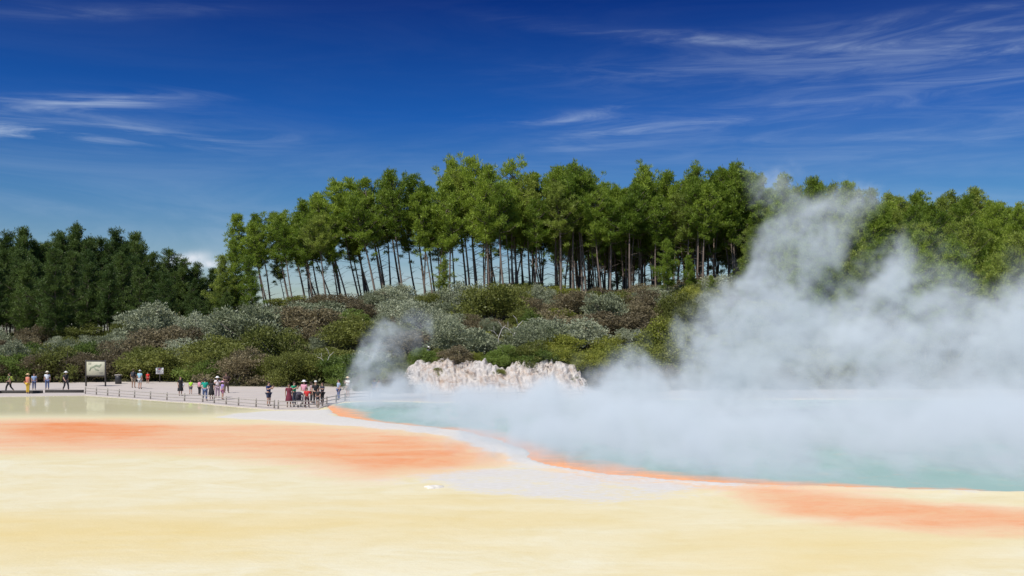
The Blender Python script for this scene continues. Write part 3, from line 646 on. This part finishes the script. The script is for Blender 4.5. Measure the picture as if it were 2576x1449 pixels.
person(516,1009,'hip',3.0,1.72,(.0,.28,.2),(.09,.13,.25),'trousers','man in teal green shirt and jeans with hand on hip')
person(532,1007,'stand',2.9,1.62,BK,BK,'skirt','woman in black dress looking toward the pool',longh=True)
person(547,1001,'hold',.3,1.7,(.72,.66,.68),(.4,.3,.35),'trousers','woman in pale pink top with white sun hat holding phone',hatc=(.85,.82,.8),bag='phone')
person(560,1006,'stand',2.2,1.45,(.35,.25,.6),(.45,.2,.3),'shorts','person in lavender top and pink shorts',hatc=(.7,.4,.5))
person(569,989,'hip',.6,1.78,(.1,.06,.05),(.12,.08,.06),'trousers','tall person in dark brown clothes standing behind the group',sk=1)
person(676,1022,'hold',1.1,1.76,(.02,.035,.12),(.04,.05,.1),'shorts','man in navy shirt and shorts looking at a phone',bag='phone')
person(727,1025,'stand',.3,1.66,(.16,.02,.04),(.16,.02,.04),'skirt','woman in long maroon dress at the railing',longh=True,sk=1)
person(740,1020,'hold',1.0,1.72,(.02,.32,.16),(.05,.06,.1),'trousers','man in green jacket photographing the pool',bag='phone')
person(765,1018,'stand',-.3,1.76,(.72,.34,.42),(.5,.48,.45),'trousers','woman in pink top and white sun hat beside stroller',hatc=(.8,.78,.75))
person(772,1026,'hip',.2,1.4,(.6,.03,.03),(.08,.03,.04),'trousers','young person in red shirt at the railing',sk=1)
person(783,1014,'stand',2.0,1.6,(.4,.3,.3),BK,'trousers','person in dusty rose top standing in the group',longh=True)
person(794,1019,'stand',.5,1.76,BK,BK,'trousers','man in black with pale cap facing the pool',hatc=(.7,.7,.65),capp=True)
person(811,1017,'hold',-.8,1.6,(.03,.03,.05),BK,'trousers','woman in dark clothes photographing the steam',longh=True,bag='phone')
person(800,1023,'stand',-.4,1.3,BK,(.05,.05,.06),'shorts','child in black standing by the group')
person(852,1007,'stand',-1.0,1.62,(.35,.42,.55),(.09,.12,.25),'trousers','person in blue-grey shirt and jeans near the steam')
person(875,1001,'hold',-.6,1.68,(.68,.66,.6),(.3,.22,.15),'shorts','person in cream shirt and straw hat near steam',hatc=(.65,.5,.3),bag='phone')
person(942,1003,'stand',-.5,1.6,(.12,.14,.2),BK,'trousers','person in dark clothes seen through steam')
person(953,1003,'stand',.5,1.55,(.5,.45,.4),BK,'trousers','person in beige top seen through steam')
person(1375,996,'stand',.3,1.1,(.7,.7,.7),(.3,.3,.35),'shorts','child in white shirt by the far railing',hatc=WH)
for X,lab,tc in ((-9.0,'person in white hat on upper hillside path',(.65,.65,.68)),(-8.3,'person in dark top and white cap on hillside path',(.1,.12,.2))):
    person(0,0,'stand',.3,1.7,tc,BK,'trousers',lab,hatc=WH,pos=(X,99,h1(X,99)))
# ---------------------------------------------------------------- stroller
black=mat_simple('dark_metal',(.03,.03,.032),.4); fabric=mat_simple('stroller_fabric',(.06,.05,.07),.8)
x,y=survey(753,1025); e=D.objects.new('stroller',None); link(e); e.location=(x,y,.03); e.rotation_euler=(0,0,.6); tag(e,'dark folding baby stroller parked beside visitors at railing','stroller')
V=[];Q=[]
for s in (-.22,.22):
    tube([(s,-.38,.12),(s,0,.5),(s,.35,1.0),(s,.45,1.02)],[.014]*4,6,V,Q); tube([(s,.35,.12),(s,0,.5)],[.014]*2,6,V,Q)
tube([(-.22,.45,1.02),(.22,.45,1.02)],[.016]*2,6,V,Q); tube([(-.22,-.38,.12),(.22,-.38,.12)],[.012]*2,6,V,Q); tube([(-.22,.35,.12),(.22,.35,.12)],[.012]*2,6,V,Q)
mesh_obj('frame',V,Q,black,e)
V=[];Q=[]; box(V,Q,(0,-.1,.48),(.38,.34,.06),.02); box(V,Q,(0,.13,.70),(.38,.06,.42),.02); mesh_obj('seat',V,Q,fabric,e)
V=[];Q=[]
for i in range(9):
    a=i/8*1.7
    for k in range(7): V.append(((k-3)/3*.21*(1),.16-.34*math.sin(a),.88+.2*math.cos(a)-.05*abs((k-3)/3)**3))
for i in range(8):
    for k in range(6): a=i*7+k; Q.append((a,a+1,a+8,a+7))
mesh_obj('canopy',V,Q,fabric,e)
for sx_ in (-.25,.25):
    for sy_ in (-.38,.35):
        V=[];Q=[]; n=16
        for k in range(n):
            a=2*PI*k/n
            for q in range(6):
                b=2*PI*q/6; rr=.095+.02*math.cos(b); V.append((sx_+.02*math.sin(b),sy_+rr*math.cos(a),.115+rr*math.sin(a)))
        for k in range(n):
            for q in range(6): Q.append((k*6+q,k*6+(q+1)%6,((k+1)%n)*6+(q+1)%6,((k+1)%n)*6+q))
        for k in range(4):
            a=PI*k/4; tube([(sx_,sy_-.09*math.cos(a),.115-.09*math.sin(a)),(sx_,sy_+.09*math.cos(a),.115+.09*math.sin(a))],[.006]*2,4,V,Q)
        mesh_obj('wheel',V,Q,black,e)
# ---------------------------------------------------------------- railings
timber=mat_simple('weathered_timber',(.36,.33,.29),.85,.25,6); darkt=mat_simple('dark_timber',(.05,.045,.04),.8,.3,6)
def densify(pts,step):
    out=[]; 
    for a,b in zip(pts[:-1],pts[1:]):
        n=max(1,round(math.dist(a,b)/step))
        for i in range(n): out.append((a[0]+(b[0]-a[0])*i/n,a[1]+(b[1]-a[1])*i/n))
    out.append(pts[-1]); return out
def railing(pts,label,H=.6,step=1.9):
    P_=densify(pts,step); cx,cy=P_[0]; e=D.objects.new('low_railing',None); link(e); e.location=(cx,cy,.03); tag(e,label,'railing','low timber railings')
    V=[];Q=[]; tube([(0,0,-.15),(0,0,H-.02),(0,0,H)],[.06,.055,.045],8,V,Q); pm=np_mesh('post',V,Q); pm.materials.append(timber)
    for (x,y) in P_:
        o=link(D.objects.new('post',pm),e); o.location=(x-cx,y-cy,0)
    for hh in (H*.82,H*.42):
        V=[];Q=[]; tube([(x-cx,y-cy-.05,hh) for x,y in P_],[.032]*len(P_),6,V,Q); mesh_obj('rail',V,Q,timber,e)
railing(S([(215,991),(300,998),(420,1007),(510,1012),(600,1021),(690,1028)]),'low grey timber railing along the shallow water edge')
railing(S([(700,1029),(800,1027),(822,1018),(868,1008),(930,1005)]),'low grey timber railing where visitors gather by pool')
railing(S([(1085,1007),(1160,1006),(1250,1004),(1400,1000),(1600,999)]),'low timber railing beside the pale cliff path',.55)
V=[];Q=[]; P_=densify(S([(-260,990),(0,990),(110,989),(214,987)]),2.4)
for a,b in zip(P_[:-1],P_[1:]):
    c=((a[0]+b[0])/2,(a[1]+b[1])/2); L=math.dist(a,b); box(V,Q,(c[0],c[1],.14),(L+.005,.22,.26),.002)
o=mesh_obj('timber_kerb',V,Q,darkt,None,False); tag(o,'dark timber kerb edging the gravel path above the water','kerb')
# ---------------------------------------------------------------- signs, bin
cream=mat_simple('map_panel_paper',(.50,.49,.36),.5,.1,3); mapg=mat_simple('map_green_print',(.26,.30,.20),.6,.4,6); mapk=mat_simple('dark_print',(.12,.12,.10),.6); white=mat_simple('white_sign_paint',(.8,.8,.8),.5,.04); redp=mat_simple('red_print',(.6,.04,.03),.5)
x,y=survey(241,972); e=D.objects.new('map_sign',None); link(e); e.location=(x,y,.03); e.rotation_euler=(0,0,-.15); tag(e,'large dark-framed visitor map board on two posts','sign')
for s in (-1.0,1.0):
    V=[];Q=[]; box(V,Q,(s,0,1.25),(.12,.12,2.55),.015); mesh_obj('post',V,Q,darkt,e,False)
V=[];Q=[]; box(V,Q,(0,-.003,2.42),(1.86,.1,.1),.01); box(V,Q,(0,-.003,.98),(1.86,.1,.1),.01); mesh_obj('frame',V,Q,darkt,e,False)
V=[];Q=[]; box(V,Q,(0,0,1.70),(1.87,.05,1.33),.005); mesh_obj('panel',V,Q,cream,e,False)
V=[];Q=[]
tube([(-.62,-.035,1.45),(-.5,-.035,1.75),(-.2,-.035,1.85),(.05,-.035,1.98),(.4,-.035,1.9),(.6,-.035,2.1)],[.05,.09,.08,.10,.11,.06],8,V,Q)
tube([(-.15,-.035,1.8),(.0,-.035,1.6),(.35,-.035,1.5)],[.05,.08,.04],8,V,Q); V=[(a,-.028-.003*(b<-.035),c) for a,b,c in V]
mesh_obj('map_drawing',V,Q,mapg,e,False)
V=[];Q=[]
for r_,(a,b) in enumerate([(.35,.8),(.45,.75),(.4,.72)]): box(V,Q,((a+b)/2,-.029,1.32-r_*.07),(b-a,.004,.025),.001)
for r_ in range(4): box(V,Q,(-.6,-.029,2.25-r_*.06),(.35-.05*(r_%2),.004,.02),.001)
mesh_obj('text_lines',V,Q,mapk,e,False)
x,y=survey(402,962); e=D.objects.new('notice_sign',None); link(e); e.location=(x,y,.03); tag(e,'small white notice board on a dark post by path','sign')
V=[];Q=[]; box(V,Q,(0,.03,.55),(.09,.08,1.1),.01); mesh_obj('post',V,Q,darkt,e,False)
V=[];Q=[]; box(V,Q,(0,0,1.17),(.78,.04,.64),.01); mesh_obj('panel',V,Q,white,e,False)
V=[];Q=[]; box(V,Q,(0,-.022,1.36),(.3,.004,.12),.001)
mesh_obj('warning_symbol',V,Q,redp,e,False)
V=[];Q=[]
for r_ in range(3): box(V,Q,(0,-.022,1.2-r_*.09),(.6-.1*r_,.004,.03),.001)
mesh_obj('text_lines',V,Q,mapk,e,False)
x,y=survey(298,966); e=D.objects.new('litter_bin',None); link(e); e.location=(x,y,.03); tag(e,'dark grey lidded litter bin beside the path','litter bin')
V=[];Q=[]; box(V,Q,(0,0,.42),(.5,.5,.84),.04); mesh_obj('bin_body',V,Q,black,e,False)
V=[];Q=[]; box(V,Q,(0,0,.89),(.58,.58,.09),.03); mesh_obj('lid',V,Q,timber,e,False)
V=[];Q=[]
lathe([(.001,.06),(.12,.055),(.28,.035),(.45,.015),(.5,-.03)],26,V,Q,0,0,0,.6,.5)
V=[(a*(1+.3*math.sin(5*math.atan2(b,a))),b*(1+.3*math.sin(3*math.atan2(b,a)+1)),c+.015*math.sin(a*20)*math.cos(b*17)) for a,b,c in V]
x,y=survey(1092,1226); o=mesh_obj('sinter_mound',V,Q,mat_simple('white_sinter',(.70,.66,.58),.9,.25,12)); o.location=(x,y,.03); tag(o,'small white mineral crust mound on the yellow terrace','rock')
# ---------------------------------------------------------------- world, sun, camera
el=math.radians(54); s=Vector((-.62,-.78,0)).normalized()*math.cos(el); s.z=math.sin(el)
sun=D.lights.new('sun','SUN'); sun.energy=4.5; sun.angle=math.radians(.5); sun.color=(1,.96,.9)
so=link(D.objects.new('sun',sun)); so.rotation_mode='QUATERNION'; so.rotation_quaternion=s.to_track_quat('Z','Y'); so.location=(0,0,80)
w=D.worlds.new("World"); scene.world=w; w.use_nodes=True; w.node_tree.nodes.clear(); t=NT(w.node_tree)
out=t.n('ShaderNodeOutputWorld'); sky=t.n('ShaderNodeTexSky',sky_type='NISHITA'); sky.sun_disc=False; sky.sun_elevation=el; sky.sun_rotation=math.atan2(s.x,s.y); sky.air_density=1; sky.dust_density=.5; sky.ozone_density=2
tc=t.n('ShaderNodeTexCoord').outputs['Generated']; sp=t.n('ShaderNodeSeparateXYZ',{0:tc}); z=sp.outputs[2]
tint=t.ramp(z,[(0,(.75,.8,.85)),(.035,(.68,.78,.84)),(.07,(.5,.66,.82)),(.13,(.23,.49,.80)),(.206,(.055,.29,.76)),(.314,(.018,.12,.48)),(.6,(.5,.65,.9))])
skyc=t.n('ShaderNodeVectorMath',{0:sky.outputs[0],1:tint},operation='MULTIPLY').outputs[0]
def dirv(px,py): return Vector(((px-1288)/F,1,(827-py)/F)).normalized()
def blob(px,py,rx,ry,rot=0,w_=1):
    d=dirv(px,py)
    a=t.n('ShaderNodeVectorMath',{0:tc,1:tuple(d)},operation='SUBTRACT').outputs[0]
    a=t.n('ShaderNodeMapping',{'Vector':a,'Rotation':(0,rot,0)}).outputs[0]
    a=t.n('ShaderNodeVectorMath',{0:a,1:(F/rx,1,F/ry)},operation='MULTIPLY').outputs[0]
    dd=t.n('ShaderNodeVectorMath',{0:a,1:a},operation='DOT_PRODUCT').outputs['Value']
    e=t.math('POWER',2.718,t.math('MULTIPLY',dd,-1.0)); return t.math('MULTIPLY',e,w_)
def streak(scale,rot,lo,hi,dist=1.2):
    m_=t.n('ShaderNodeMapping',{'Vector':tc,'Rotation':(0,rot,0),'Scale':scale}).outputs[0]
    n_=t.noise(m_,1,9,.64,dist); return t.n('ShaderNodeMapRange',{0:n_,1:lo,2:hi,3:0,4:1},interpolation_type='SMOOTHSTEP').outputs[0]
sA=streak((6,3,55),.12,.42,.80); sB=streak((7,3,60),-.12,.38,.80); sC=streak((2.6,2,18),.0,.36,.76,.9)
mr=None
for b in [blob(230,255,180,16,.12,.9),blob(300,345,330,26,.02,.7),blob(40,335,110,16,0,.65),blob(1640,325,240,28,.14,.75),blob(1380,300,170,16,0,.6),blob(1560,265,120,12,.3,.4),blob(150,290,250,40,.1,.3)]:
    mr=b if mr is None else t.math('ADD',mr,b)
ml=None
for b in [blob(1780,100,330,14,-.12,.5),blob(2150,150,560,50,.0,.36),blob(2450,95,280,36,-.1,.3),blob(2350,215,440,30,.08,.36),blob(300,30,300,16,.12,.18),blob(2300,330,700,70,0,.26),blob(2450,25,300,16,0,.2)]:
    ml=b if ml is None else t.math('ADD',ml,b)
fa=t.math('MULTIPLY',sA,mr); fb=t.math('MULTIPLY',t.math('ADD',sB,.15),ml); fac=t.math('ADD',fa,fb)
low=t.n('ShaderNodeMapRange',{0:z,1:.22,2:.05,3:0.03,4:.46}).outputs[0]
fac=t.math('ADD',fac,t.math('MULTIPLY',sC,low)); fac=t.math('MULTIPLY',fac,.62,clamp=True)
skyc=t.mix(fac,skyc,(5.5,6.6,8.2,1))
cn=t.noise(tc,38,7,.6); cu=t.math('MULTIPLY',t.math('ADD',blob(470,652,45,13,.2,1),blob(530,665,40,10,0,.8)),t.n('ShaderNodeMapRange',{0:cn,1:.4,2:.62,3:0,4:1.2}).outputs[0],clamp=True)
skyc=t.mix(cu,skyc,(7.0,7.6,8.4,1))
bg=t.n('ShaderNodeBackground',{'Color':skyc,'Strength':.1}); t.l(bg.outputs[0],out.inputs[0])
cam=D.cameras.new('camera'); cam.lens=35; cam.sensor_width=36; cam.shift_y=103/2576; cam.clip_end=9000; cam.clip_start=.5
co=link(D.objects.new('camera',cam)); co.location=(0,0,CAMH); co.rotation_euler=(math.radians(90),0,0); scene.camera=co
